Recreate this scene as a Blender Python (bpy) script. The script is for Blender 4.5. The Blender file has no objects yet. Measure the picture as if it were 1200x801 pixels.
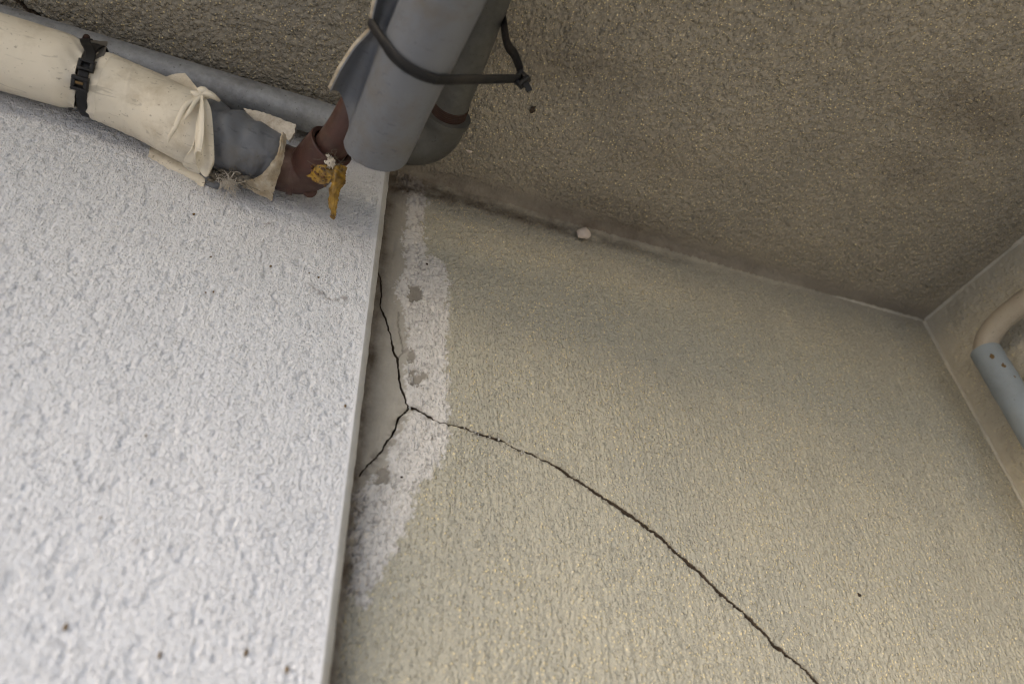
"""Looking up into the corner under a balcony: white stucco wall, cracked beige wall, dark soffit, lagged pipes."""
import bpy, math, random
import numpy as np
from mathutils import Matrix, Vector

C = bpy.context.scene.collection
SC = bpy.context.scene

# ------------------------------------------------------------------ camera
cam_d = bpy.data.cameras.new('camera')
cam = bpy.data.objects.new('camera', cam_d)
C.objects.link(cam)
RIGHT = (0.93243, -0.359522, -0.036303)
DOWN = (0.205442, 0.610088, -0.765236)
FWD = (0.297267, 0.706071, 0.642726)
cam.matrix_world = Matrix(((RIGHT[0], -DOWN[0], -FWD[0], 0), (RIGHT[1], -DOWN[1], -FWD[1], 0),
                           (RIGHT[2], -DOWN[2], -FWD[2], 0), (0, 0, 0, 1)))
cam_d.sensor_width = 36.0
cam_d.lens = 25.222
cam_d.clip_start = 0.02
cam_d.clip_end = 500
cam_d.dof.use_dof = True
cam_d.dof.focus_distance = 0.76
cam_d.dof.aperture_fstop = 3.2
SC.camera = cam

# ------------------------------------------------------------------ light
SUN_AZ, SUN_EL = math.radians(246), math.radians(27)
world = bpy.data.worlds.new('World')
SC.world = world
world.use_nodes = True
wt = world.node_tree
sky = wt.nodes.new('ShaderNodeTexSky')
sky.sky_type = 'NISHITA'
sky.sun_disc = False
sky.sun_elevation = SUN_EL
sky.sun_rotation = SUN_AZ
sky.air_density = 0.8
sky.dust_density = 2.5
sky.ozone_density = 0.7
wt.nodes['Background'].inputs['Strength'].default_value = 0.12
wt.links.new(sky.outputs[0], wt.nodes['Background'].inputs['Color'])
sun_d = bpy.data.lights.new('sun', 'SUN')
sun_d.energy = 0.75
sun_d.angle = math.radians(75)
sun_d.color = (1.0, 0.97, 0.93)
sun = bpy.data.objects.new('sun', sun_d)
C.objects.link(sun)
sd = Vector((math.sin(SUN_AZ) * math.cos(SUN_EL), math.cos(SUN_AZ) * math.cos(SUN_EL), math.sin(SUN_EL)))
sun.rotation_euler = sd.to_track_quat('Z', 'Y').to_euler()
SC.view_settings.view_transform = 'Standard'
SC.view_settings.look = 'None'
SC.view_settings.exposure = 1.85
SC.view_settings.gamma = 1.0
SC.cycles.filter_width = 1.0
SC.cycles.denoising_prefilter = 'ACCURATE'

# ------------------------------------------------------------------ survey, metres from the camera (wall points are x,z; soffit points x,y)
WALL_Y, WHITE_Y, SOFFIT_Z, RIGHT_X, GROUND_Z = 0.55, 0.515, 0.7348, 0.942, -1.55
M = {
    'crack_main': [(0.0747,0.581),(0.0785,0.5584),(0.0832,0.547),(0.0858,0.5264),(0.0852,0.5116),(0.0896,0.5009),(0.0964,0.4819),(0.1011,0.4662),(0.1037,0.4536),(0.1085,0.4462),(0.1105,0.4297),(0.1121,0.4187),(0.1143,0.41),(0.1182,0.4009),(0.1194,0.3942),(0.123,0.3892)],
    'crack_fine': [(0.1053,0.5067),(0.1054,0.4925),(0.1104,0.4709),(0.1132,0.4539),(0.1085,0.4462)],
    'crack_fine_b': [(0.1205,0.5309),(0.1149,0.5144),(0.1182,0.488),(0.1146,0.4743)],
    'crack_low': [(0.123,0.3892),(0.1193,0.3835),(0.114,0.3776),(0.1123,0.3669),(0.1097,0.3581),(0.1043,0.3472),(0.1004,0.3376),(0.0944,0.3287),(0.0885,0.3192),(0.0842,0.311)],
    'crack_long': [(0.1213,0.3898),(0.1304,0.3907),(0.1406,0.3851),(0.1508,0.3805),(0.1584,0.3801),(0.1702,0.3796),(0.1813,0.378),(0.196,0.3751),(0.2151,0.3731),(0.2333,0.365),(0.2518,0.3608),(0.2615,0.3583),(0.2756,0.3527),(0.2841,0.3466),(0.305,0.3362),(0.3264,0.324),(0.3409,0.3153),(0.3555,0.3076),(0.3731,0.2959),(0.3892,0.2824),(0.3997,0.2744),(0.4108,0.2647),(0.4207,0.2551),(0.4306,0.2455),(0.4455,0.2341),(0.4596,0.2236),(0.4757,0.2048),(0.4887,0.1952),(0.5022,0.1872),(0.5175,0.1713),(0.5352,0.153)],
    'residue': [(0.0932,0.7366),(0.1154,0.7292),(0.1245,0.6965),(0.1192,0.6519),(0.1287,0.5999),(0.1468,0.5978),(0.1585,0.5755),(0.1578,0.5172),(0.1585,0.4479),(0.1622,0.3966),(0.1622,0.3582),(0.1524,0.3312),(0.1362,0.3055),(0.1335,0.2848),(0.1216,0.2527),(0.1106,0.2312),(0.1045,0.2155),(0.1026,0.1995),(0.0944,0.2026),(0.0887,0.2072),(0.0848,0.2134),(0.0838,0.2407),(0.0819,0.2773),(0.0808,0.2942),(0.0898,0.2981),(0.0981,0.3117),(0.106,0.3256),(0.1121,0.3469),(0.1157,0.363),(0.1228,0.3785),(0.1264,0.387),(0.1201,0.3973),(0.1156,0.4164),(0.1173,0.443),(0.1171,0.4762),(0.1101,0.5033),(0.0991,0.5306),(0.1033,0.551),(0.1092,0.5794),(0.1071,0.6135),(0.1126,0.6601),(0.1084,0.6979),(0.0969,0.7128)],
    'residue_hole': [(0.1149,0.5469),(0.1258,0.5556),(0.1313,0.5406),(0.127,0.5304),(0.116,0.527),(0.1128,0.5336)],
    'residue_hole_b': [(0.1154,0.4611),(0.1233,0.4609),(0.1265,0.4507),(0.1207,0.4439),(0.117,0.4483)],
    'residue_hole_c': [(0.1212,0.4355),(0.1274,0.4327),(0.1411,0.4371),(0.1388,0.4281),(0.1312,0.4242),(0.129,0.4175),(0.123,0.4182),(0.1208,0.428)],
    'residue_hole_d': [(0.0997,0.3186),(0.106,0.3256),(0.1112,0.3172),(0.1073,0.3082),(0.0985,0.3068)],
    'plaster': [(0.0673,0.7651),(0.104,0.7379),(0.1171,0.6935),(0.1179,0.6575),(0.1182,0.6103),(0.1179,0.5796),(0.1133,0.5413),(0.119,0.506),(0.125,0.4783),(0.125,0.445),(0.1239,0.4183),(0.1267,0.3968),(0.129,0.3856),(0.1282,0.3702),(0.1242,0.3555),(0.116,0.3361),(0.1069,0.3131),(0.0923,0.2945),(0.0824,0.2929),(0.0844,0.2479),(0.0842,0.2068),(0.0841,0.1693),(0.0839,0.1405),(0.071,0.1398),(0.0635,0.3571)],
    'bw_specks': [(0.6033,0.2614),(0.1322,0.5872),(0.1204,0.3154)],
    'grit': [(0.1796,0.3796),(0.1848,0.3787),(0.1899,0.3759),(0.2134,0.3737),(0.2178,0.3755),(0.2221,0.3715),(0.2325,0.3658),(0.2368,0.3628),(0.3896,0.2842),(0.3919,0.2819),(0.1229,0.3911),(0.1265,0.386),(0.1916,0.3743),(0.2029,0.3736)],
    'cocoon': [(0.3371,0.545,0.7068)],
    'ww_specks_big': [(-0.0883,0.1585),(-0.0318,0.1461),(0.0188,0.1513),(0.0462,0.1427)],
    'ww_specks': [(-0.1038,0.5396),(-0.0776,0.4901),(-0.0256,0.4954),(-0.0664,0.4493),(0.0188,0.4952),(-0.0805,0.2978),(0.06,0.3551),(-0.0722,0.4465),(0.0095,0.498),(-0.0906,0.2306)],
    'ww_smear': [(-0.0486,0.5486),(-0.0409,0.5503),(-0.0365,0.5533)],
    'ww_smear_b': [(0.0128,0.4808),(0.0187,0.4782),(0.0313,0.4732),(0.0408,0.4739),(0.0493,0.4776)],
    'soffit_crack': [(-0.3437,0.4606),(-0.3233,0.4714),(-0.3159,0.4723),(-0.3092,0.4788),(-0.2988,0.4814),(-0.2895,0.4892),(-0.2845,0.4941),(-0.279,0.5036)],
    'mud': [(0.2125,0.4113),(0.2065,0.4019),(0.2013,0.3969)],
    'seed': [(0.1616,0.4879)],
    'soffit_stain_shade': [(0.7046,0.2367),(0.7025,0.3283),(0.3768,0.5241),(0.2123,0.3472),(0.3697,0.4196)],
    'fold': [[(-0.1164,0.4403,0.6219),(-0.117,0.44,0.621),(-0.1176,0.4396,0.6201),(-0.1187,0.4389,0.6183),(-0.1185,0.4371,0.6171),(-0.1167,0.4352,0.6152)],[(-0.1074,0.4404,0.6052),(-0.1099,0.4418,0.6032),(-0.1133,0.4419,0.6015),(-0.1153,0.4398,0.5971),(-0.1141,0.4363,0.5941),(-0.1112,0.4352,0.594)],[(-0.1003,0.4541,0.5869),(-0.1044,0.4568,0.5858),(-0.1096,0.4588,0.586),(-0.1138,0.4543,0.5804),(-0.1105,0.447,0.5745),(-0.1062,0.4453,0.5743)],[(-0.0963,0.4725,0.5773),(-0.0985,0.4761,0.5743),(-0.1056,0.4777,0.5758),(-0.1116,0.4679,0.5707),(-0.1093,0.4556,0.5645),(-0.1051,0.4535,0.5649)],[(-0.0966,0.4809,0.5775),(-0.1006,0.4916,0.5707),(-0.1081,0.4874,0.5725),(-0.111,0.4746,0.5692),(-0.1095,0.4597,0.5632),(-0.1048,0.4566,0.5613)]],
    'fold_skirt': [[(-0.1201,0.4441,0.6257),(-0.1195,0.4456,0.6299)],[(-0.1166,0.4481,0.5948),(-0.1151,0.4499,0.5983)],[(-0.1154,0.464,0.5768),(-0.1128,0.4644,0.5813)],[(-0.1232,0.4856,0.5753),(-0.1105,0.4759,0.5738)],[(-0.118,0.4983,0.5807),(-0.108,0.4949,0.5767)]],
    'crease_a': [(-0.1191,0.4379,0.6195),(-0.1231,0.441,0.6118),(-0.1282,0.4433,0.6054),(-0.1308,0.4479,0.5954),(-0.1329,0.4563,0.5871),(-0.1367,0.4661,0.5827),(-0.1381,0.4736,0.5829)],
    'crease_b': [(-0.1185,0.4371,0.6171),(-0.1217,0.4403,0.6088),(-0.124,0.4436,0.5969),(-0.1269,0.4496,0.5916)],
    'crease_c': [(-0.1191,0.4379,0.6195),(-0.114,0.4354,0.62),(-0.1086,0.4362,0.6198),(-0.1035,0.4405,0.622)],
    'flap_low': [[(-0.1628,0.5113,0.6183),(-0.1457,0.5093,0.6125),(-0.1224,0.5097,0.6014),(-0.1067,0.5089,0.595)],[(-0.1611,0.5121,0.6088),(-0.1434,0.5122,0.6005),(-0.1217,0.512,0.5923),(-0.1044,0.5111,0.5852)],[(-0.1619,0.5218,0.6031),(-0.144,0.5196,0.5973),(-0.1236,0.517,0.5908),(-0.1048,0.5173,0.5818)]],
    'flap_grey': [[(-0.1245,0.5124,0.604),(-0.1095,0.5086,0.5935),(-0.0991,0.5081,0.5892),(-0.0908,0.5041,0.5866)],[(-0.121,0.515,0.5964),(-0.108,0.5133,0.5877),(-0.0977,0.5122,0.5841),(-0.0904,0.508,0.5821)],[(-0.1172,0.5196,0.5942),(-0.1058,0.5192,0.5864),(-0.097,0.5187,0.5828),(-0.0918,0.5155,0.5839)]],
    'flap_top': [[(-0.163,0.4603,0.6589),(-0.1533,0.4565,0.6663),(-0.1441,0.4524,0.6666)],[(-0.1528,0.458,0.6488),(-0.1433,0.4561,0.6543),(-0.1342,0.452,0.6546)],[(-0.1393,0.4556,0.6374),(-0.1301,0.4521,0.6371),(-0.1235,0.4484,0.6381)]],
    'wrap_gap': [[(-0.274,0.4692,0.7004),(-0.2436,0.4591,0.6819),(-0.2278,0.4547,0.6794),(-0.22,0.4576,0.6882)],[(-0.2486,0.4574,0.6705),(-0.2324,0.454,0.6589),(-0.2184,0.4481,0.6543),(-0.2122,0.4462,0.6581)],[(-0.2365,0.4546,0.6447),(-0.2243,0.4526,0.6335),(-0.2148,0.4489,0.6331),(-0.2089,0.445,0.6424)]],
    'felt_top': [[(-0.0837,0.4575,0.6439),(-0.0623,0.454,0.641),(-0.0322,0.4488,0.6297)],[(-0.0795,0.4594,0.6399),(-0.059,0.4568,0.6333),(-0.0319,0.4526,0.6206)],[(-0.0699,0.4652,0.6353),(-0.0469,0.4609,0.6232),(-0.0343,0.4581,0.6141)]],
    'felt_low': [[(-0.0746,0.4977,0.5831),(-0.0568,0.4798,0.5727),(-0.0429,0.4558,0.5817),(-0.0421,0.4436,0.6057)],[(-0.0588,0.4993,0.5771),(-0.0469,0.4809,0.5717),(-0.0397,0.457,0.5821),(-0.0404,0.4453,0.6061)],[(-0.0398,0.4997,0.571),(-0.0382,0.4826,0.5736),(-0.0369,0.4608,0.5829),(-0.0381,0.4485,0.6046)]],
    'tape_stuck': [[(-0.0095,0.4499,0.5993),(-0.0032,0.4471,0.5916),(0.0031,0.4456,0.5857),(0.0093,0.446,0.5824)],[(-0.0119,0.4576,0.5903),(-0.0048,0.4532,0.581),(0.0028,0.4506,0.5758),(0.0103,0.4499,0.573)],[(-0.0142,0.4685,0.5841),(-0.0061,0.4649,0.5751),(0.0026,0.4622,0.5677),(0.0099,0.4583,0.5686)]],
    'tape_hang': [[(0.0083,0.4509,0.5774),(0.012,0.4441,0.577),(0.0161,0.4421,0.5804),(0.0223,0.4446,0.581)],[(0.0109,0.4549,0.5688),(0.0143,0.4484,0.565),(0.019,0.4493,0.5681),(0.0242,0.4516,0.5693)],[(0.0116,0.4613,0.5599),(0.0145,0.4561,0.5549),(0.0183,0.4553,0.5556),(0.0208,0.4569,0.5573)],[(0.0143,0.47,0.5507),(0.0167,0.4669,0.5468),(0.0189,0.466,0.5467),(0.0207,0.4673,0.5476)],[(0.0193,0.4785,0.5421),(0.0202,0.478,0.5406),(0.021,0.4777,0.5406),(0.0213,0.4777,0.542)]],
    'tape_crumple': [[(0.0001,0.4432,0.5866),(0.0045,0.4396,0.5854),(0.0088,0.4403,0.5842)],[(0.002,0.4438,0.5788),(0.0064,0.4396,0.5767),(0.0106,0.4411,0.5779)],[(0.0057,0.4482,0.5754),(0.0093,0.445,0.5742),(0.0124,0.4451,0.5758)]],
    'cobweb': [(-0.0998,0.5019,0.5839),(-0.0922,0.4984,0.5842),(-0.0858,0.4946,0.5823),(-0.0798,0.4917,0.5827),(-0.0733,0.4923,0.5822),(-0.0662,0.4924,0.5788),(-0.0813,0.4975,0.5771)],
    'rag_end': [(-0.0814,0.4963,0.5769)],
    'duct': [(0.0438,0.399,0.5683),(0.0594,0.2469,0.5539)],
    'flare_tip': [(-0.0019,0.378,0.5976),(0.0061,0.388,0.5781),(0.0125,0.394,0.5658)],
    'flare_tie': [(0.0207,0.305,0.5684)],
    'flare_up': [(0.0132,0.29,0.5749),(0.0139,0.265,0.5568)],
    'tie_loop': [(0.0149,0.292,0.5685)],
    'tie_bottom': [(0.0266,0.3078,0.5831),(0.0413,0.3023,0.559),(0.0552,0.2983,0.5445),(0.077,0.2996,0.5455),(0.0997,0.3017,0.556),(0.124,0.3047,0.5726),(0.1445,0.307,0.5885)],
    'tie_back': [(0.1321,0.3155,0.6814),(0.1404,0.3112,0.659),(0.1452,0.3063,0.631),(0.1487,0.3036,0.6013)],
    'tie_head': [(0.1493,0.3063,0.5902),(0.1536,0.3056,0.5844),(0.1585,0.3084,0.579)],
    'elbow': [(-0.09,0.4835,0.6145),(-0.045,0.486,0.609),(-0.015176734540831521,0.48655995818665027,0.6036256994435922),(0.004848635960514325,0.44032453797651383,0.6031474378318178),(0.013217670094485635,0.41526636466836797,0.6034664112044017),(0.020648928280280223,0.386716306209587,0.608055151736957),(0.03195828522227868,0.34286209002675416,0.6198833605172713)],
    'plug': [(-0.012,0.4941,0.6017),(-0.0053,0.4907,0.5867)],
    'jacket_right': [(-0.2173,0.4766,0.6442),(-0.2001,0.4779,0.641),(-0.1723,0.4804,0.6363),(-0.143,0.4807,0.6272),(-0.1239,0.4809,0.6228)],
    'sleeve': [(-0.1291,0.4824,0.6251),(-0.1057,0.4809,0.619),(-0.0725,0.4801,0.6139),(-0.0499,0.4836,0.6136)],
}

# ------------------------------------------------------------------ helpers
def tag(o, label, cat, group=None):
    o['label'] = label; o['category'] = cat; o['kind'] = 'thing'
    if group: o['group'] = group
    return o

def thing(name, label, cat, loc, group=None):
    o = bpy.data.objects.new(name, None); C.objects.link(o)
    o.location = loc; o.empty_display_size = 0.02
    return tag(o, label, cat, group)

def link(name, me, mat, parent=None, smooth=True):
    me.name = name
    if mat is not None: me.materials.append(mat)
    if smooth:
        me.polygons.foreach_set('use_smooth', np.ones(len(me.polygons), dtype=bool))
        if len(me.polygons) < 60000: me.set_sharp_from_angle(angle=math.radians(42))
    o = bpy.data.objects.new(name, me); C.objects.link(o)
    if parent is not None:
        o.parent = parent
        if parent.parent is None: o.matrix_parent_inverse = Matrix.Translation(-parent.location)   # parts of parts already sit in world axes
    return o

def mesh_from(verts, quads, tris=None):
    verts = np.asarray(verts, dtype=np.float32).reshape(-1, 3)
    quads = np.asarray(quads, dtype=np.int32).reshape(-1, 4)
    me = bpy.data.meshes.new('m')
    nt = 0 if tris is None else len(tris)
    me.vertices.add(len(verts)); me.vertices.foreach_set('co', verts.ravel())
    idx = quads.ravel()
    starts = np.arange(len(quads), dtype=np.int32) * 4
    if nt:
        tris = np.asarray(tris, dtype=np.int32).reshape(-1, 3)
        starts = np.concatenate([starts, len(idx) + np.arange(nt, dtype=np.int32) * 3])
        idx = np.concatenate([idx, tris.ravel()])
    me.loops.add(len(idx)); me.loops.foreach_set('vertex_index', idx.astype(np.int32))
    me.polygons.add(len(starts)); me.polygons.foreach_set('loop_start', starts.astype(np.int32))
    me.update(calc_edges=True); me.validate()
    return me

def spline(pts, n):
    """n points along a Catmull-Rom curve through pts."""
    P = np.asarray(pts, float)
    if len(P) == 2:
        t = np.linspace(0, 1, n)[:, None]; return P[0] * (1 - t) + P[1] * t
    E = np.concatenate([[2 * P[0] - P[1]], P, [2 * P[-1] - P[-2]]])
    u = np.linspace(0, len(P) - 1, n); i = np.minimum(u.astype(int), len(P) - 2); t = (u - i)[:, None]
    a, b, c, d = E[i], E[i + 1], E[i + 2], E[i + 3]
    return 0.5 * (2 * b + (c - a) * t + (2 * a - 5 * b + 4 * c - d) * t ** 2 + (3 * b - a - 3 * c + d) * t ** 3)

def hash01(i, j, k, seed):
    h = (i.astype(np.uint32) * np.uint32(374761393) + j.astype(np.uint32) * np.uint32(668265263)
         + k.astype(np.uint32) * np.uint32(2246822519) + np.uint32((seed * 3266489917) & 0xffffffff))
    h = (h ^ (h >> np.uint32(13))) * np.uint32(1274126177)
    h = h ^ (h >> np.uint32(16))
    return (h & np.uint32(0xffffff)).astype(np.float32) / 16777215.0

def noise2(x, y, seed=0):
    xi, yi = np.floor(x), np.floor(y)
    fx, fy = (x - xi).astype(np.float32), (y - yi).astype(np.float32)
    xi, yi = xi.astype(np.int64), yi.astype(np.int64); z = np.zeros_like(xi)
    fx, fy = fx * fx * (3 - 2 * fx), fy * fy * (3 - 2 * fy)
    a = hash01(xi, yi, z, seed); b = hash01(xi + 1, yi, z, seed)
    c = hash01(xi, yi + 1, z, seed); d = hash01(xi + 1, yi + 1, z, seed)
    return (a * (1 - fx) + b * fx) * (1 - fy) + (c * (1 - fx) + d * fx) * fy

def fbm2(x, y, seed=0, oct=4):
    s = np.zeros(np.broadcast(x, y).shape, np.float32); a, t = 0.5, 0.0
    for o in range(oct):
        s += a * noise2(x * 2 ** o + 13.7 * o, y * 2 ** o + 7.1 * o, seed + o); t += a; a *= 0.5
    return s / t

def seg_dist(px, py, poly, closed=False):
    """distance to a polyline and the side (cross product sign) of the nearest piece, and the arc fraction"""
    P = np.asarray(poly, float)
    if closed: P = np.concatenate([P, P[:1]])
    best = np.full(px.shape, 1e9); side = np.zeros(px.shape); nx = np.zeros(px.shape); ny = np.zeros(px.shape); arc = np.zeros(px.shape)
    L = np.concatenate([[0], np.cumsum(np.hypot(*(P[1:] - P[:-1]).T))])
    for i in range(len(P) - 1):
        ax, ay = P[i]; bx, by = P[i + 1]; dx, dy = bx - ax, by - ay; l2 = dx * dx + dy * dy + 1e-12
        t = np.clip(((px - ax) * dx + (py - ay) * dy) / l2, 0, 1)
        qx, qy = ax + t * dx, ay + t * dy; d = np.hypot(px - qx, py - qy); m = d < best
        best = np.where(m, d, best); nx = np.where(m, qx, nx); ny = np.where(m, qy, ny)
        side = np.where(m, np.sign(dx * (py - ay) - dy * (px - ax)), side)
        arc = np.where(m, (L[i] + t * (L[i + 1] - L[i])) / L[-1], arc)
    return best, side, nx, ny, arc

def inside(px, py, poly):
    P = np.asarray(poly, float); r = np.zeros(px.shape, bool); j = len(P) - 1
    for i in range(len(P)):
        xi, yi = P[i]; xj, yj = P[j]
        c = ((yi > py) != (yj > py)) & (px < (xj - xi) * (py - yi) / (yj - yi + 1e-12) + xi)
        r ^= c; j = i
    return r

def sdf(px, py, poly):
    d = seg_dist(px, py, poly, True)[0]
    return np.where(inside(px, py, poly), d, -d)

def sstep(a, b, x):
    t = np.clip((x - a) / (b - a), 0, 1); return t * t * (3 - 2 * t)

def roughen(poly, amp, step, seed):
    """subdivide a polyline and jitter it so that a crack runs jaggedly"""
    P = np.asarray(poly, float); rs = np.random.RandomState(seed); out = [P[0]]
    for a, b in zip(P[:-1], P[1:]):
        n = max(1, int(np.hypot(*(b - a)) / step))
        nrm = np.array([-(b - a)[1], (b - a)[0]]) / (np.hypot(*(b - a)) + 1e-9)
        for k in range(1, n + 1):
            out.append(a + (b - a) * k / n + nrm * rs.uniform(-amp, amp) * (k < n))
    return np.array(out)

def stamp_grains(shape, g, n, rlo, rhi, hlo, hhi, aspect, keep, seed, yellow=0.12):
    """sand grains of a stucco coat pressed into a height map; returns heights and a mask of the yellow grains"""
    rs = np.random.RandomState(seed); ny, nx = shape
    cx, cy = rs.uniform(0, nx, n), rs.uniform(0, ny, n)
    k = keep[np.clip(cy.astype(int), 0, ny - 1), np.clip(cx.astype(int), 0, nx - 1)]
    m = rs.uniform(size=n) < k; cx, cy = cx[m], cy[m]; n = len(cx)
    r = rs.uniform(rlo, rhi, n) ** 1.0 / g; h = rs.uniform(hlo, hhi, n) * (0.5 + r * g / rhi * 0.5)
    yl = (rs.uniform(size=n) < yellow).astype(np.float32) * rs.uniform(.5, 1, n)
    asp = rs.uniform(1, aspect, n); K = int(math.ceil(rhi * aspect / g))
    H = np.zeros(ny * nx, np.float32); ix, iy = cx.astype(int), cy.astype(int); store = []
    for dy in range(-K, K + 1):
        for dx in range(-K, K + 1):
            X, Y = ix + dx, iy + dy
            d2 = ((X - cx) / r) ** 2 + ((Y - cy) / (r * asp)) ** 2
            ok = (d2 < 1) & (X >= 0) & (X < nx) & (Y >= 0) & (Y < ny)
            if not ok.any(): continue
            f = Y[ok] * nx + X[ok]; v = (h[ok] * np.sqrt(1 - d2[ok])).astype(np.float32)
            np.maximum.at(H, f, v); store.append((f, v, yl[ok]))
    Ym = np.zeros(ny * nx, np.float32)
    for f, v, y in store:
        m = (v >= H[f] - 1e-9) & (v > 0.12 * hhi)
        Ym[f[m]] = y[m]
    return H.reshape(shape), Ym.reshape(shape)

def axis_lines(lo, flo, fhi, hi, g):
    fine = np.arange(flo, fhi + g * .5, g)
    ext = lambda d: [] if d < 2e-4 else ([d] if d < .02 else list(np.geomspace(.01, d, 14)))
    a = [flo - d for d in ext(flo - lo)][::-1]
    b = [fine[-1] + d for d in ext(hi - fine[-1])]
    return np.array(a + list(fine) + b), len(a), len(fine)

def surface(name, O, A, B, N, a, b, da, db, h, attrs, mat, pieces, parent=None, owner=None):
    """height field over the lines a x b; pieces = [(name, face mask or None)] become meshes sharing their borders"""
    aa, bb = np.meshgrid(a, b)
    P = (np.asarray(O)[None, None] + (aa + da)[..., None] * np.asarray(A) + (bb + db)[..., None] * np.asarray(B)
         + h[..., None] * np.asarray(N))
    nb, na = aa.shape
    i = np.arange(nb * na).reshape(nb, na)
    F = np.stack([i[:-1, :-1], i[:-1, 1:], i[1:, 1:], i[1:, :-1]], -1).reshape(-1, 4)
    if np.dot(np.cross(A, B), N) < 0: F = F[:, ::-1]
    P = P.reshape(-1, 3); out = []
    AT = {k: np.concatenate([v.reshape(-1, v.shape[-1]).astype(np.float32)], 0) for k, v in attrs.items()}
    for nm, mask in pieces:
        f = F if mask is None else F[mask.ravel()]
        used = np.unique(f); remap = np.zeros(len(P), np.int64); remap[used] = np.arange(len(used))
        me = mesh_from(P[used], remap[f])
        for k, v in AT.items():
            at = me.attributes.new(k, 'FLOAT_COLOR', 'POINT'); at.data.foreach_set('color', v[used].ravel())
        out.append(me)
    return out

def tube_rings(centres, rad, n=48, ref=(0, -.62, -.78), cap0=True, cap1=True):
    """rad(i, phi array) -> radius; phi = 0 faces ref. Returns verts, quads, tris."""
    Cn = np.asarray(centres, float); m = len(Cn)
    T = np.gradient(Cn, axis=0); T /= np.linalg.norm(T, axis=1)[:, None] + 1e-12
    phi = np.linspace(0, 2 * math.pi, n, endpoint=False)
    V = []; e1 = np.asarray(ref, float)
    for i in range(m):
        e1 = e1 - T[i] * (e1 @ T[i]); e1 /= np.linalg.norm(e1); e2 = np.cross(T[i], e1)
        if i == 0: sgn = 1.0 if (e2 @ np.array([0, -.78, .62])) >= -0.2 else -1.0
        e2 = e2 * sgn
        r = rad(i, phi)
        V.append(Cn[i] + (r * np.cos(phi))[:, None] * e1 + (r * np.sin(phi))[:, None] * e2)
    V = np.concatenate(V); Q = []; k = np.arange(n)
    for i in range(m - 1):
        Q.append(np.stack([i * n + k, i * n + (k + 1) % n, (i + 1) * n + (k + 1) % n, (i + 1) * n + k], 1))
    Q = np.concatenate(Q); Tr = []
    if sgn < 0: Q = Q[:, ::-1]
    if cap0:
        V = np.concatenate([V, [Cn[0]]]); Tr += [(len(V) - 1, (j + 1) % n, j) for j in range(n)]
    if cap1:
        V = np.concatenate([V, [Cn[-1]]]); b = (m - 1) * n; Tr += [(len(V) - 1, b + j, b + (j + 1) % n) for j in range(n)]
    return V, Q, Tr

def tube(name, pts, r, mat, parent=None, n=32, steps=None, ref=(0, -.62, -.78), disp=None, caps=(True, True), label=None):
    P = spline(pts, steps or max(2, len(pts) * 8))
    m = len(P); rr = np.interp(np.linspace(0, 1, m), np.linspace(0, 1, len(np.atleast_1d(r))), np.atleast_1d(r))
    f = (lambda i, ph: rr[i] + 0 * ph) if disp is None else (lambda i, ph: rr[i] + disp(i / (m - 1), ph))
    V, Q, T = tube_rings(P, f, n, ref, *caps)
    me = mesh_from(V, Q, T)
    o = link(name, me, mat, parent)
    if label: o['label'] = label
    return o

def shell(name, pts, r, thick, mat, parent, n=96, steps=60, ref=(0, -.62, -.78), disp=None, lip=0.015):
    """open ended sleeve with a wall thickness; the wall turns in at both ends"""
    P = spline(pts, steps); m = len(P); rr = np.interp(np.linspace(0, 1, m), np.linspace(0, 1, len(r)), r)
    k = 6; idx = list(range(k, -1, -1)) + list(range(m)) + list(range(m - 1, m - 2 - k, -1))
    inn = [1] * (k + 1) + [0] * m + [1] * (k + 1)
    Cn = P[idx]; T = np.gradient(P, axis=0); T /= np.linalg.norm(T, axis=1)[:, None]
    phi = np.linspace(0, 2 * math.pi, n, endpoint=False); V = []; E1 = []; e1 = np.asarray(ref, float)
    for i in range(m):
        e1 = e1 - T[i] * (e1 @ T[i]); e1 /= np.linalg.norm(e1); E1.append(e1)
    flip = np.cross(T[0], E1[0]) @ np.array([0, -.78, .62]) < 0
    for q, (i, s) in enumerate(zip(idx, inn)):
        e2 = np.cross(T[i], E1[i]) * (-1 if flip else 1)
        d, ax = (0, 0) if disp is None else disp(i / (m - 1), phi)
        rad = rr[i] + d - s * thick
        V.append(P[i] + (rad * np.cos(phi))[:, None] * E1[i] + (rad * np.sin(phi))[:, None] * e2 + (ax + 0 * phi)[:, None] * T[i])
    V = np.concatenate(V); kk = np.arange(n); Q = []
    for i in range(len(idx) - 1):
        Q.append(np.stack([i * n + kk, i * n + (kk + 1) % n, (i + 1) * n + (kk + 1) % n, (i + 1) * n + kk], 1))
    Q = np.concatenate(Q)
    if flip: Q = Q[:, ::-1]
    return link(name, mesh_from(V, Q), mat, parent)

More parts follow.
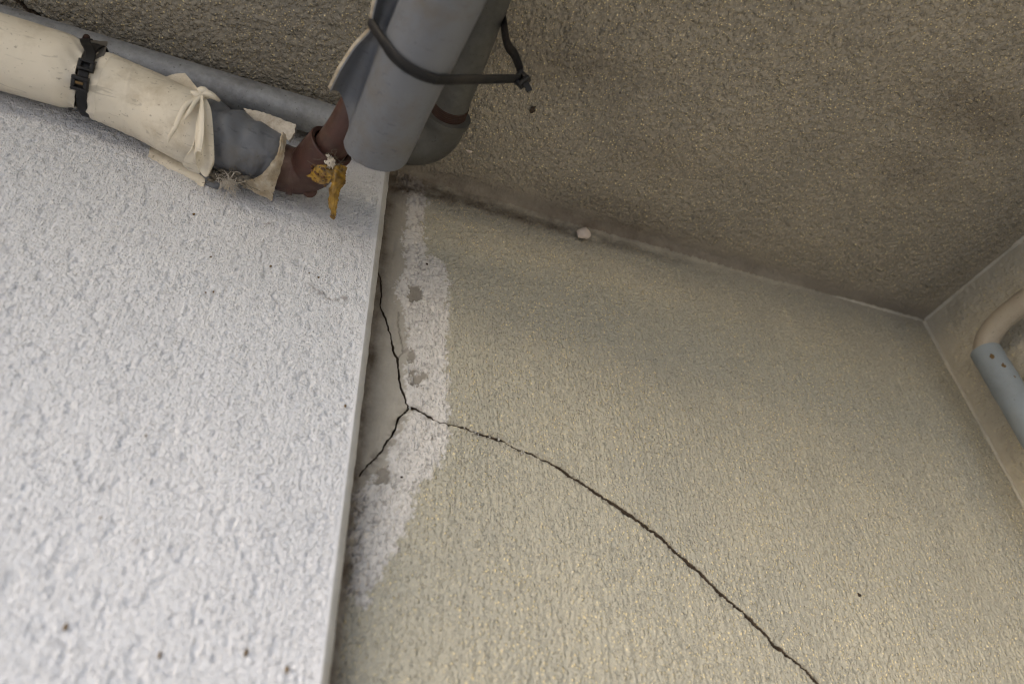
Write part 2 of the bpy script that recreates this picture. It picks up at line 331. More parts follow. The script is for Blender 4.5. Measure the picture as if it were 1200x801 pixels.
def sheet(name, rows, thick, mat, parent, nu=28, nv=28, ragged=0.0, seed=1, wob=0.0, label=None):
    """a curved sheet through a net of points, given a real thickness"""
    R = [spline(r, nu) for r in rows]; G = np.array([spline([r[i] for r in R], nv) for i in range(nu)])  # nu x nv x 3
    du = np.gradient(G, axis=0); dv = np.gradient(G, axis=1)
    N = np.cross(du, dv); N /= np.linalg.norm(N, axis=2)[..., None] + 1e-12
    rs = np.random.RandomState(seed)
    if ragged:
        for e, inner in ((0, 1), (-1, -2)):
            w = (rs.uniform(-1, 1, nv) * ragged)[:, None]
            d = G[e] - G[inner]; G[e] += d / (np.linalg.norm(d, axis=1)[:, None] + 1e-9) * w
            w = (rs.uniform(-1, 1, nu) * ragged)[:, None]
            d = G[:, e] - G[:, inner]; G[:, e] += d / (np.linalg.norm(d, axis=1)[:, None] + 1e-9) * w
    if wob:
        u, v = np.meshgrid(np.arange(nu), np.arange(nv), indexing='ij')
        G += N * ((fbm2(u * .23, v * .23, seed, 3) - .5) * 2 * wob)[..., None]
    top, bot = G + N * thick / 2, G - N * thick / 2
    V = np.concatenate([top.reshape(-1, 3), bot.reshape(-1, 3)]); i = np.arange(nu * nv).reshape(nu, nv); o = nu * nv
    Q = [np.stack([i[:-1, :-1], i[1:, :-1], i[1:, 1:], i[:-1, 1:]], -1).reshape(-1, 4)]
    Q.append(Q[0][:, ::-1] + o)
    loop = np.concatenate([i[:-1, 0], i[-1, :-1], i[:0:-1, -1], i[0, :0:-1]]); nx = np.roll(loop, -1)
    Q.append(np.stack([nx, loop, loop + o, nx + o], 1))
    ob = link(name, mesh_from(V, np.concatenate(Q)), mat, parent)
    if label: ob['label'] = label
    return ob

class MB:
    """collects boxes and lumps into one mesh"""
    def __init__(s): s.v, s.q, s.t = [], [], []
    def box(s, c, ax, h):
        b = len(s.v); c = np.asarray(c, float); ax = np.asarray(ax, float)
        for dz in (-1, 1):
            for dx, dy in ((-1, -1), (1, -1), (1, 1), (-1, 1)):
                s.v.append(c + ax[0] * h[0] * dx + ax[1] * h[1] * dy + ax[2] * h[2] * dz)
        s.q += [(b + 3, b + 2, b + 1, b), (b + 4, b + 5, b + 6, b + 7)]
        s.q += [(b + k, b + (k + 1) % 4, b + 4 + (k + 1) % 4, b + 4 + k) for k in range(4)]
        return s
    def lump(s, c, r, rs, squash=(1, 1, 1), n=7, m=5, jit=.25):
        b = len(s.v); c = np.asarray(c, float); sq = np.asarray(squash)
        for i in range(m):
            th = math.pi * (i + .5) / m
            for j in range(n):
                ph = 2 * math.pi * j / n
                s.v.append(c + sq * r * rs.uniform(1 - jit, 1 + jit) * np.array([math.sin(th) * math.cos(ph), math.sin(th) * math.sin(ph), math.cos(th)]))
        for i in range(m - 1):
            for j in range(n):
                s.q.append((b + i * n + j, b + (i + 1) * n + j, b + (i + 1) * n + (j + 1) % n, b + i * n + (j + 1) % n))
        t = len(s.v); s.v += [c + sq * np.array([0, 0, r]), c - sq * np.array([0, 0, r])]
        for j in range(n):
            s.t.append((t, b + j, b + (j + 1) % n)); s.t.append((t + 1, b + (m - 1) * n + (j + 1) % n, b + (m - 1) * n + j))
        return s
    def strand(s, pts, r):
        V, Q, T = tube_rings(pts, lambda i, ph: r + 0 * ph, 5, (0.3, -.6, .7)); b = len(s.v)
        s.v += list(V); s.q += [tuple(x + b) for x in Q]; s.t += [tuple(np.array(x) + b) for x in T]
        return s
    def build(s, name, mat, parent=None, bevel=0, smooth=False):
        o = link(name, mesh_from(np.array(s.v), np.array(s.q).reshape(-1, 4), np.array(s.t).reshape(-1, 3) if s.t else None), mat, parent, smooth)
        if bevel:
            m = o.modifiers.new('bevel', 'BEVEL'); m.width = bevel; m.segments = 2; m.limit_method = 'ANGLE'
        return o

def frame(t, up):
    t = np.asarray(t, float); t = t / np.linalg.norm(t); u = np.asarray(up, float); u = u - t * (u @ t); u /= np.linalg.norm(u)
    return np.array([t, np.cross(u, t), u])

# ------------------------------------------------------------------ materials
class NT:
    def __init__(s, name):
        s.m = bpy.data.materials.new(name); s.m.use_nodes = True; s.t = s.m.node_tree; s.b = s.t.nodes['Principled BSDF']
        s.b.inputs['Specular IOR Level'].default_value = 0.3
        s.co = s.n('ShaderNodeTexCoord').outputs['Object']
    def n(s, k, **kw):
        x = s.t.nodes.new(k)
        for a, v in kw.items(): setattr(x, a, v)
        return x
    def l(s, a, b): s.t.links.new(a, b)
    def noise(s, scale, detail=3, rough=.55, stretch=None, dist=0):
        x = s.n('ShaderNodeTexNoise'); x.inputs['Scale'].default_value = scale; x.inputs['Detail'].default_value = detail
        x.inputs['Roughness'].default_value = rough; x.inputs['Distortion'].default_value = dist
        v = s.co
        if stretch:
            mp = s.n('ShaderNodeMapping'); mp.inputs['Scale'].default_value = stretch; s.l(v, mp.inputs[0]); v = mp.outputs[0]
        s.l(v, x.inputs['Vector']); return x.outputs['Fac']
    def ramp(s, fac, stops):
        r = s.n('ShaderNodeValToRGB'); e = r.color_ramp.elements
        for i, (p, c) in enumerate(stops):
            el = e[i] if i < 2 else e.new(p)
            el.position = p; el.color = (c if len(c) == 4 else (*c, 1)) if hasattr(c, '__len__') else (c, c, c, 1)
        s.l(fac, r.inputs[0]); return r.outputs[0]
    def mix(s, fac, a, b, mode='MIX'):
        x = s.n('ShaderNodeMix', data_type='RGBA', blend_type=mode)
        for v, i in ((fac, 0), (a, 6), (b, 7)):
            if hasattr(v, 'is_linked'): s.l(v, x.inputs[i])
            else: x.inputs[i].default_value = v if i == 0 else (*v, 1)
        return x.outputs[2]
    def math(s, op, a, b=0.0, clamp=False):
        x = s.n('ShaderNodeMath', operation=op, use_clamp=clamp)
        for i, v in ((0, a), (1, b)):
            if hasattr(v, 'is_linked'): s.l(v, x.inputs[i])
            else: x.inputs[i].default_value = v
        return x.outputs[0]
    def attr(s, name):
        x = s.n('ShaderNodeAttribute', attribute_name=name); sp = s.n('ShaderNodeSeparateColor'); s.l(x.outputs['Color'], sp.inputs[0])
        return [sp.outputs[0], sp.outputs[1], sp.outputs[2], x.outputs['Alpha']]
    def bump(s, fac, dist, strength=1.0):
        b = s.n('ShaderNodeBump'); b.inputs['Strength'].default_value = strength; b.inputs['Distance'].default_value = dist
        s.l(fac, b.inputs['Height'])
        if s.b.inputs['Normal'].is_linked: s.l(s.b.inputs['Normal'].links[0].from_socket, b.inputs['Normal'])
        s.l(b.outputs[0], s.b.inputs['Normal'])
    def done(s, col, rough=.8, metal=0.0):
        for v, k in ((col, 'Base Color'), (rough, 'Roughness'), (metal, 'Metallic')):
            if hasattr(v, 'is_linked'): s.l(v, s.b.inputs[k])
            else: s.b.inputs[k].default_value = (*v, 1) if k == 'Base Color' else v
        return s.m

def stucco(name, paint_a, paint_b, yellow, residue, plaster, grime_shade, scale=310, ydens=.78, relief=1.0):
    """sand finished paint: g = how much sand stands out, r = whitish coat, d = dirt and painted-in shade, p = trowelled plaster"""
    t = NT(name); g, r, d, p = t.attr('mask')
    nz = t.n('ShaderNodeTexNoise'); nz.inputs['Scale'].default_value = 260; nz.inputs['Detail'].default_value = 2; t.l(t.co, nz.inputs['Vector'])
    wob = t.n('ShaderNodeVectorMath', operation='MULTIPLY_ADD'); t.l(nz.outputs['Color'], wob.inputs[0]); wob.inputs[1].default_value = (.0022,) * 3; t.l(t.co, wob.inputs[2])
    H, Y = None, None
    for k, (sc, lo) in enumerate(((scale, .25), (scale * 1.7, .35))):
        v = t.n('ShaderNodeTexVoronoi'); v.inputs['Scale'].default_value = sc; v.inputs['Randomness'].default_value = 1.0
        mp = t.n('ShaderNodeMapping'); mp.inputs['Scale'].default_value = (1, 1, .72); mp.inputs['Location'].default_value = (.37 * k, .11, .2 * k)
        t.l(wob.outputs[0], mp.inputs[0]); t.l(mp.outputs[0], v.inputs['Vector'])
        dome = t.ramp(v.outputs['Distance'], [(.08, 1), (.30, .62), (.62, 0)])
        sp = t.n('ShaderNodeSeparateColor'); t.l(v.outputs['Color'], sp.inputs[0])
        hk = t.math('MULTIPLY', dome, t.ramp(sp.outputs[0], [(lo, .12), (1, 1)]))
        yk = t.math('MULTIPLY', t.ramp(v.outputs['Distance'], [(.17, 1), (.36, 0)]), t.ramp(sp.outputs[1], [(ydens, 0), (min(.99, ydens + .06), 1)]))
        H = hk if H is None else t.math('ADD', H, t.math('MULTIPLY', hk, .55)); Y = yk if Y is None else t.math('MAXIMUM', Y, t.math('MULTIPLY', yk, .8))
    col = t.mix(t.ramp(t.noise(9, 4), [(.35, 0), (.68, 1)]), paint_a, paint_b)
    col = t.mix(t.math('MULTIPLY', t.ramp(t.noise(420, 3, .7), [(.42, 0), (.6, 1)]), .22), col, tuple(c * .75 for c in paint_a))
    col = t.mix(t.math('MULTIPLY', t.math('MULTIPLY', Y, g, True), .95), col, yellow)
    pl = t.mix(t.ramp(t.noise(60, 5, .65), [(.3, 0), (.7, 1)]), tuple(c * .8 for c in plaster), plaster)
    col = t.mix(p, col, pl)
    rs_ = t.mix(t.ramp(t.noise(240, 4, .65), [(.30, 0), (.55, 1)]), tuple(c * .86 for c in residue), residue)
    col = t.mix(r, col, rs_)
    gn = t.ramp(t.noise(38, 5, .7), [(.25, .45), (.65, 1)])
    col = t.mix(t.math('MULTIPLY', d, gn, True), col, grime_shade)
    t.bump(t.noise(900, 3, .7), .0006, .5)
    t.bump(t.math('MULTIPLY', H, t.math('ADD', t.math('MULTIPLY', g, .9, True), .1)), .0016 * relief, .9)
    return t.done(col, .9)

def weathered(name, a, b, rough=(.35, .6), scale=40, metal=0.0, dirt=None, dirt_amt=.5, speck=0, bump=.0006, scratch=0, stretch=None):
    t = NT(name)
    col = t.mix(t.ramp(t.noise(scale, 6, .65, stretch), [(.3, 0), (.7, 1)]), a, b)
    if dirt:
        col = t.mix(t.math('MULTIPLY', t.ramp(t.noise(22, 7, .72), [(.5, 0), (.72, 1)]), dirt_amt), col, dirt)
    if speck:
        col = t.mix(t.math('MULTIPLY', t.ramp(t.noise(310, 2, .5), [(.69, 0), (.72, 1)]), speck), col, (.03, .025, .018))
    if scratch:
        col = t.mix(t.math('MULTIPLY', t.ramp(t.noise(120, 2, .4, (.25, 1.6, 1.6), 1.5), [(.66, 0), (.7, 1)]), scratch), col, tuple(c * .55 for c in a))
    ro = t.ramp(t.noise(scale * 1.7, 4), [(.3, rough[0]), (.7, rough[1])])
    t.bump(t.noise(260, 4, .6), bump, .5)
    return t.done(col, ro, metal)

M_BEIGE = stucco('beige stucco paint', (.415, .392, .318), (.38, .365, .305), (.74, .62, .36), (.62, .595, .565), (.405, .375, .325), (.066, .049, .035), 380, .66, 1.5)
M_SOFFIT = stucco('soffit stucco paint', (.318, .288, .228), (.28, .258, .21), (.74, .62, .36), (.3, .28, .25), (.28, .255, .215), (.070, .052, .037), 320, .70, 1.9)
M_RIGHT = stucco('side wall stucco paint', (.44, .41, .335), (.40, .375, .31), (.62, .55, .34), (.4, .4, .36), (.33, .31, .26), (.09, .08, .06), 260, .72)
M_WHITE = stucco('white stucco paint', (.61, .62, .645), (.575, .587, .615), (.60, .60, .62), (.6, .6, .6), (.56, .58, .62), (.15, .13, .12), 540, .9, 1.15)
M_BEAD = weathered('corner bead paint', (.36, .355, .335), (.42, .415, .40), (.6, .8), 60, dirt=(.25, .23, .18))
M_SEAL = weathered('old sealant', (.46, .44, .38), (.40, .375, .31), (.6, .8), 90, dirt=(.25, .22, .17))
M_GALV = weathered('weathered galvanised steel', (.34, .355, .365), (.235, .245, .255), (.42, .65), 110, .35, (.11, .10, .09), .6, .5)
M_GALVD = weathered('dull galvanised fitting', (.105, .105, .096), (.07, .07, .065), (.5, .7), 70, .35, (.075, .065, .05), .7, .4)
M_RUST = weathered('rusty thread', (.045, .022, .015), (.028, .016, .012), (.6, .85), 120, .1)
M_CREAM = weathered('cream sheet vinyl', (.62, .575, .48), (.57, .525, .43), (.38, .52), 20, 0, (.30, .245, .165), .65, .45, .0004, .6)
M_CREAMIN = weathered('cream sheet underside', (.50, .40, .24), (.55, .46, .31), (.5, .7), 30, 0, (.3, .24, .15), .5)
M_GREY = weathered('grey sheet vinyl', (.112, .121, .138), (.135, .143, .157), (.36, .52), 26, 0, (.105, .092, .072), .75, .3, .0005, .5)
M_GREYDK = weathered('dark grey inner wrap', (.10, .095, .085), (.14, .13, .115), (.5, .7), 40, 0, (.06, .05, .04), .5)
M_BROWN = weathered('brown pipe paint', (.068, .031, .024), (.042, .022, .018), (.28, .5), 60, 0, (.10, .07, .05), .7, .4)
M_NYLON = weathered('black nylon', (.007, .007, .0075), (.012, .012, .013), (.38, .55), 90, 0, (.06, .05, .04), .4, 0, .0002)
M_FELT = weathered('dirty felt lining', (.50, .46, .38), (.27, .21, .13), (.8, .95), 90, 0, (.13, .10, .06), .85, .6, .0016)
M_LEAFY = weathered('yellowed torn tape', (.36, .22, .03), (.06, .032, .012), (.35, .6), 150, 0, (.03, .018, .01), 1.0, .9, .0015)
M_LEAFY2 = weathered('brown crumbled glue', (.14, .062, .018), (.05, .026, .012), (.5, .8), 260, 0, (.35, .24, .06), .6, .5, .001)
M_PAPER = weathered('torn white backing', (.55, .52, .46), (.35, .31, .25), (.7, .9), 200, 0, (.1, .08, .06), .8)
M_WEB = weathered('dusty cobweb', (.16, .14, .11), (.08, .068, .052), (.9, 1), 300, 0, (.3, .27, .22), .6)
M_TUFT = weathered('pale fibres', (.52, .48, .42), (.4, .36, .3), (.9, 1), 300)
M_DEBRIS = weathered('brown debris', (.16, .10, .035), (.08, .055, .03), (.8, .95), 500)
M_MUD = weathered('dark dried mud', (.03, .022, .015), (.05, .035, .025), (.85, .95), 500)
M_PALE = weathered('pale cocoon silk', (.56, .49, .43), (.46, .40, .34), (.6, .8), 200, bump=.001)
M_HOSE = weathered('blue grey foam sleeve', (.20, .232, .255), (.225, .255, .275), (.5, .7), 30, 0, (.14, .14, .13), .3, .2)
M_HPIPE = weathered('beige bent pipe', (.33, .295, .235), (.28, .245, .20), (.4, .6), 40, 0, (.15, .12, .09), .5, .8)
M_GROUND = weathered('concrete paving', (.42, .41, .39), (.36, .355, .34), (.8, .95), 3, 0, (.2, .19, .17), .5)

# ------------------------------------------------------------------ ground
b = MB(); b.v += [(-60, -60, GROUND_Z), (60, -60, GROUND_Z), (60, 60, GROUND_Z), (-60, 60, GROUND_Z)]; b.q.append((0, 1, 2, 3))
gr = b.build('ground', M_GROUND); gr['kind'] = 'structure'

# ------------------------------------------------------------------ cracks carved into height fields
def carve(aa, bb, cracks, g):
    """cracks = [(polyline, width(arc)->m, depth)]. Moves the grid lines next to a crack onto its lips and drops the row between."""
    da, db, h, core = (np.zeros(aa.shape) for _ in range(4))
    for poly, wfun, depth in cracks:
        P = np.asarray(poly); lo, hi = P.min(0) - .012, P.max(0) + .012
        sel = (aa > lo[0]) & (aa < hi[0]) & (bb > lo[1]) & (bb < hi[1])
        if not sel.any(): continue
        x, y = aa[sel], bb[sel]; d, sd_, nx, ny, arc = seg_dist(x, y, poly)
        w = wfun(arc) * 1.3; band = g * .62; ring = band + g; reach = 5 * g
        inn = d < band; near = (d >= band) & (d < reach)
        base_ = w / 2 + .12 * g
        nd = np.where(inn, d * .15, np.where(d < ring, w / 2 + (d - band) * .12, np.where(near, base_ + (d - ring) * (reach - base_) / (reach - ring), d)))
        k = np.where(d > 1e-9, nd / np.maximum(d, 1e-9), 1.0)
        fresh = core[sel] == 0
        da[sel] += np.where(fresh, (nx + (x - nx) * k) - x, 0); db[sel] += np.where(fresh, (ny + (y - ny) * k) - y, 0)
        h[sel] = np.where(inn & (w > 1e-5), -depth, h[sel])
        core[sel] = np.maximum(core[sel], np.where(inn, 1.0, np.where(near, .5, 0)))
    return da, db, h, core

G = 0.00115
# ------------------------------------------------------------------ beige wall
a, na0, naf = axis_lines(.06, .066, .945, .95, G)
bz, nb0, nbf = axis_lines(GROUND_Z, .10, .738, .74, G)
aa, bb = np.meshgrid(a, bz)
res = sdf(aa, bb, M['residue']); edge_n = (fbm2(aa * 220, bb * 160, 5, 4) - .5)
res = res + edge_n * .016 + (fbm2(aa * 520, bb * 420, 6, 3) - .5) * .009
for k in ('residue_hole', 'residue_hole_b', 'residue_hole_c', 'residue_hole_d'):
    s_ = sdf(aa, bb, M[k]) + edge_n * .012 + (fbm2(aa * 520, bb * 420, 7, 2) - .5) * .006
    res = np.where(s_ > 0, -s_, res)
res = res + .005 * sstep(.55, .64, bb)
res_m = sstep(-.0016, .0016, res)
pla = sdf(aa, bb, M['plaster']) + edge_n * .004
pla_m = sstep(-.002, .002, pla)
hole_m = np.zeros_like(aa)
for k in ('residue_hole', 'residue_hole_b', 'residue_hole_c', 'residue_hole_d'):
    hole_m = np.maximum(hole_m, sstep(-.001, .001, sdf(aa, bb, M[k]) + edge_n * .012 + (fbm2(aa * 520, bb * 420, 7, 2) - .5) * .006))
top = SOFFIT_Z - bz[:, None] + 0 * aa                     # distance below the soffit
keep = np.clip(1 - pla_m - hole_m, 0, 1) * (.25 + .75 * sstep(.006, .03, top)) * (1 - .55 * res_m)
keep = keep * (.55 + .9 * fbm2(aa * 12, bb * 9, 41, 3))
fine = (slice(nb0, nb0 + nbf), slice(na0, na0 + naf))
gh, gy = (np.zeros(aa.shape, np.float32) for _ in range(2))
gh[fine], gy[fine] = stamp_grains((nbf, naf), G, 64000, .0009, .0017, .0005, .0014, 1.7, keep[fine], 7, .17)
base = (fbm2(aa * 340, bb * 200, 11, 3) - .5) * .0013 + (fbm2(aa * 420, bb * 18, 13, 3) - .5) * .0015 + (fbm2(aa * 14, bb * 9, 12, 3) - .5) * .004
rough_k = np.clip(1 - .85 * pla_m - .7 * hole_m, 0, 1) * (.3 + .7 * sstep(.004, .03, top))
h = base * (.25 + .75 * rough_k) + gh
pit = sstep(.60, .72, fbm2(aa * 300, bb * 240, 21, 3))
h += res_m * (.0006 + (fbm2(aa * 380, bb * 300, 22, 3) - .5) * .0022 - pit * .0010)
h += pla_m * (.001 + (fbm2(aa * 420, bb * 30, 23, 3) - .5) * .0013 + (fbm2(aa * 120, bb * 90, 24, 3) - .5) * .0012)
h -= hole_m * .0014
h += .007 * np.clip(1 - top / .013, 0, 1) ** 2 * (1 - sstep(.60, .80, aa))
cr = [(roughen(M['crack_main'], .0007, .0025, 1), lambda s: .0004 + .0008 * np.sin(np.clip(s, 0, 1) * 3.0) ** .7 + .0006 * (s > .62) + .0005 * np.sin(s * 47) * np.sin(s * 19), .03),
      (roughen(M['crack_low'], .0009, .003, 2), lambda s: .0008 + .0007 * (1 - s) + .0003 * np.sin(s * 40), .03),
      (roughen(M['crack_long'], .0013, .0035, 3), lambda s: .0012 + .0014 * sstep(.2, .5, s) - .0005 * sstep(.75, 1, s) + .0008 * np.sin(s * 61) * np.sin(s * 23) + .0004 * np.sin(s * 170), .035)]
da, db, hc, core = carve(aa, bb, cr, G)
hair = np.zeros(aa.shape)
for k, q_ in (('crack_fine', 1.0), ('crack_fine_b', .6)):
    hair = np.maximum(hair, q_ * np.exp(-(seg_dist(aa, bb, roughen(M[k], .0006, .003, 4))[0] / .0007) ** 2))
h -= .0012 * hair
dl, sl = seg_dist(aa, bb, M['crack_long'])[:2]
chip = sstep(.50, .60, fbm2(aa * 210, bb * 210, 25, 3)) * np.exp(-(np.minimum(dl, seg_dist(aa, bb, M['crack_low'])[0]) / .0042) ** 2)
h -= .0018 * chip
h += .0011 * np.exp(-dl / .008) * (sl > 0)                 # the upper lip stands a little proud
h = np.where(core == 1, hc, h * np.where(core == .5, .6, 1)) 
h[:, -1] = h[:, -1]; 
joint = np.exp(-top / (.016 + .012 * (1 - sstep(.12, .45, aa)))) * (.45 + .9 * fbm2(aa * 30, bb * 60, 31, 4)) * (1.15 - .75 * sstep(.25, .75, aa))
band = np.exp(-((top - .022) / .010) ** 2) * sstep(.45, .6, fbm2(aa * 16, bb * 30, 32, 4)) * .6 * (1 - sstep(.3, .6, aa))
edge_dirt_shade = np.exp(-np.maximum(aa - .082, 0) / .012) * (.7 + .35 * fbm2(aa * 60, bb * 25, 33, 4)) * 1.25  # dirt plus painted occlusion shade along the white wall's edge
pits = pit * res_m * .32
grime_shade = np.clip(joint + band + edge_dirt_shade + pits + hair * .7 + chip * .55, 0, 1)
grime_shade = np.where(core == 1, 25.0, grime_shade)
mask = np.stack([np.clip(keep * 1.25 + .45 * res_m, 0, 1), res_m, grime_shade, np.clip(pla_m * .85 + hole_m, 0, 1)], -1)
mask[..., 2] = np.where(core == 1, mask[..., 2], np.clip(mask[..., 2] + hole_m * .45, 0, 1))
fm = lambda m: (m[:-1, :-1] + m[1:, :-1] + m[:-1, 1:] + m[1:, 1:]) / 4
is_res = fm(res_m) > .5; is_pla = (fm(pla_m) > .5) & ~is_res
meshes = surface('beige_wall', (0, WALL_Y, 0), (1, 0, 0), (0, 0, 1), (0, -1, 0), a, bz, da, db, h, {'mask': mask}, M_BEIGE,
                 [('beige_wall', ~is_res & ~is_pla), ('plaster_strip', is_pla), ('whitish_patch', is_res)])
beige = link('beige_wall', meshes[0], M_BEIGE)
tag(beige, 'recessed beige stucco wall with a long diagonal crack', 'wall')
o = link('plaster_strip', meshes[1], M_BEIGE, beige); o['label'] = 'smooth grey plaster strip beside the white wall'
o = link('whitish_patch', meshes[2], M_BEIGE, beige); o['label'] = 'flaking whitish patch of old coating'
rs = np.random.RandomState(3); g_ = MB()
for (x, z) in M['grit']:
    for _ in range(2): g_.lump((x + rs.normal() * .0014, WALL_Y - .0006, z + rs.normal() * .0010), rs.uniform(.0005, .0011), rs)
o = g_.build('crack_grit', M_BEAD, beige, smooth=True); o['kind'] = 'stuff'

# ------------------------------------------------------------------ soffit
a, na0, naf = axis_lines(-2.2, -.36, .942, .95, G * 1.1)
by, nb0, nbf = axis_lines(-.32, .09, .552, .553, G * 1.1)
aa, bb = np.meshgrid(a, by)
gap = WALL_Y - bb
keep = (.12 + .88 * sstep(.008, .045, gap + (fbm2(aa * 20, bb * 20, 52, 3) - .5) * .04)) * (.5 + fbm2(aa * 11, bb * 11, 51, 3))
keep *= .35 + .65 * sstep(.0, .05, RIGHT_X - aa)
fine = (slice(nb0, nb0 + nbf), slice(na0, na0 + naf))
gh, gy = (np.zeros(aa.shape, np.float32) for _ in range(2))
gh[fine], gy[fine] = stamp_grains((nbf, naf), G * 1.1, 90000, .0011, .0022, .0011, .0031, 1.5, keep[fine], 17, .16)
rk = .25 + .45 * sstep(.008, .05, gap) + .30 * sstep(.06, .30, gap)
lump_ = (fbm2(aa * 150 + bb * 60, bb * 210 - aa * 40, 53, 3) - .5)
h = rk * lump_ * .0034 + (fbm2(aa * 11, bb * 15, 54, 3) - .5) * .007 * rk + gh * rk
h += .007 * np.clip(1 - gap / .016, 0, 1) ** 2 * (1 - sstep(.60, .80, aa))
h *= sstep(0, .010, RIGHT_X - aa)
da, db, hc, core = carve(aa, bb, [(roughen(M['soffit_crack'], .0008, .003, 9), lambda s: .0036 + 0 * s, .03)], G * 1.1)
h = np.where(core == 1, hc, h)
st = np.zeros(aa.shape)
for (x, y), r_, q_ in zip(M['soffit_stain_shade'], (.05, .04, .05, .06, .05), (.5, .3, .35, .45, .2)):  # brown stains; the one beside the wrapped pipe also paints in its shadow
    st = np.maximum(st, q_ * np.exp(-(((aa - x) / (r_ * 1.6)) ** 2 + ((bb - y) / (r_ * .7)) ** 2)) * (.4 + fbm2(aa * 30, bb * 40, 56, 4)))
grime_shade = np.clip(np.exp(-gap / .030) * (.35 + .8 * fbm2(aa * 25, bb * 50, 55, 4)) * (1 - .55 * sstep(.3, .8, aa)) + st, 0, 1)
grime_shade = np.where(core == 1, 25.0, grime_shade)
mask = np.stack([np.clip(keep * 1.2, 0, 1), 0 * aa, grime_shade, np.clip(np.exp(-((gap - .012) / .014) ** 2), 0, 1) * .8], -1)
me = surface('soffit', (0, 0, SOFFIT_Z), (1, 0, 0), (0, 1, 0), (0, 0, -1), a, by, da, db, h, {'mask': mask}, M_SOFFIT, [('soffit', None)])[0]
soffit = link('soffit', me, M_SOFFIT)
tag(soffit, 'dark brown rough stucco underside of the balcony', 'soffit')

# ------------------------------------------------------------------ right side wall
a, na0, naf = axis_lines(-.75, .36, .552, .553, .002)      # along y
bz, nb0, nbf = axis_lines(GROUND_Z, .25, .738, .74, .002)
aa, bb = np.meshgrid(a, bz)
fine = (slice(nb0, nb0 + nbf), slice(na0, na0 + naf))
gh, gy = (np.zeros(aa.shape, np.float32) for _ in range(2))
kp = sstep(.0, .03, WALL_Y - aa) * sstep(.0, .03, SOFFIT_Z - bb)
gh[fine], gy[fine] = stamp_grains((nbf, naf), .002, 9000, .002, .0034, .0007, .0015, 1.5, kp[fine], 27, .2)
h = gh + (fbm2(aa * 120, bb * 80, 61, 3) - .5) * .0024 * kp
grime_shade = np.clip(np.exp(-(SOFFIT_Z - bb) / .012) * .35 * fbm2(aa * 40, bb * 40, 62, 3) + .18 * sstep(.55, .75, fbm2(aa * 28, bb * 28, 63, 4)), 0, 1)
mask = np.stack([kp, 0 * aa, grime_shade, 0 * aa], -1)
me = surface('side_wall', (RIGHT_X, 0, 0), (0, 1, 0), (0, 0, 1), (-1, 0, 0), a, bz, 0, 0, h, {'mask': mask}, M_RIGHT, [('side_wall', None)])[0]
side_wall = link('side_wall', me, M_RIGHT)
tag(side_wall, 'beige stucco side wall behind the bent pipe', 'wall')
def bead(pts, r, seed):
    P = spline(pts, 90); rs = np.random.RandomState(seed)
    n_ = fbm2(np.linspace(0, 26, 90), np.zeros(90) + seed, seed, 3)
    return tube('sealant_bead', P, r, M_SEAL, side_wall, 10, 90, (-.6, -.6, -.5), lambda s, ph: (n_[int(s * 89)] - .5) * .003)
q = .0035
bead([(RIGHT_X, WALL_Y, SOFFIT_Z - .002), (RIGHT_X, WALL_Y, -.6)], .0036, 4)
bead([(RIGHT_X, WALL_Y - .004, SOFFIT_Z + .0005), (RIGHT_X, -.2, SOFFIT_Z + .0005)], .0038, 5)
bead([(RIGHT_X - .004, WALL_Y, SOFFIT_Z + .0005), (.74, WALL_Y + .001, SOFFIT_Z + .002)], .0036, 6)

# ------------------------------------------------------------------ white wall, standing proud of the beige one
XE = .0690
GW = .0009
a, na0, naf = axis_lines(-2.2, -.345, XE, XE, GW)
bz, nb0, nbf = axis_lines(GROUND_Z, .10, .738, .74, GW)
aa, bb = np.meshgrid(a, bz)
top = SOFFIT_Z - bb
fine = (slice(nb0, nb0 + nbf), slice(na0, na0 + naf))
smooth_top = sstep(.035, .085, top + (fbm2(aa * 40, bb * 40, 71, 3) - .5) * .03 + .05 * (1 - sstep(-.03, .03, aa)))
gh, gy = (np.zeros(aa.shape, np.float32) for _ in range(2))
gh[fine], gy[fine] = stamp_grains((nbf, naf), GW, 85000, .0006, .0011, .0003, .0007, 1.4, (smooth_top * (.4 + fbm2(aa * 15, bb * 12, 72, 3)))[fine], 37, .0)
ed = sstep(0, .006, XE - aa)
h = (((fbm2(aa * 460 + bb * 30, bb * 320, 73, 3) - .5) * .0008 + (fbm2(aa * 460, bb * 16, 78, 3) - .5) * .0008) * (.25 + .75 * smooth_top) + (fbm2(aa * 12, bb * 8, 74, 2) - .5) * .003 + gh) * ed
pits = sstep(.63, .75, fbm2(aa * 170, bb * 130, 75, 2)) * smooth_top * ed
h -= pits * .0012
sm = np.zeros(aa.shape)
for k, w_ in (('ww_smear', .003), ('ww_smear_b', .0035)):
    d = seg_dist(aa, bb, M[k])[0]; sm = np.maximum(sm, np.exp(-(d / w_) ** 2) * sstep(.4, .6, fbm2(aa * 300, bb * 300, 76, 3)) * .7)
grime_shade = np.clip(np.exp(-np.maximum(top - .03, 0) / .028) * .45 * (.3 + fbm2(aa * 45, bb * 9, 77, 4)) + sm + .25 * np.exp(-(XE - aa) / .0012), 0, 1)  # streaked dirt at the top doubles as painted shade under the pipes
mask = np.stack([np.clip(.15 + .85 * smooth_top, 0, 1) * ed, 0 * aa, grime_shade, 0 * aa], -1)
me = surface('white_wall', (0, WHITE_Y, 0), (1, 0, 0), (0, 0, 1), (0, -1, 0), a, bz, 0, 0, h, {'mask': mask}, M_WHITE, [('white_wall', None)])[0]
white = link('white_wall', me, M_WHITE)
tag(white, 'white stucco wall below the lagged pipe, standing proud', 'wall')
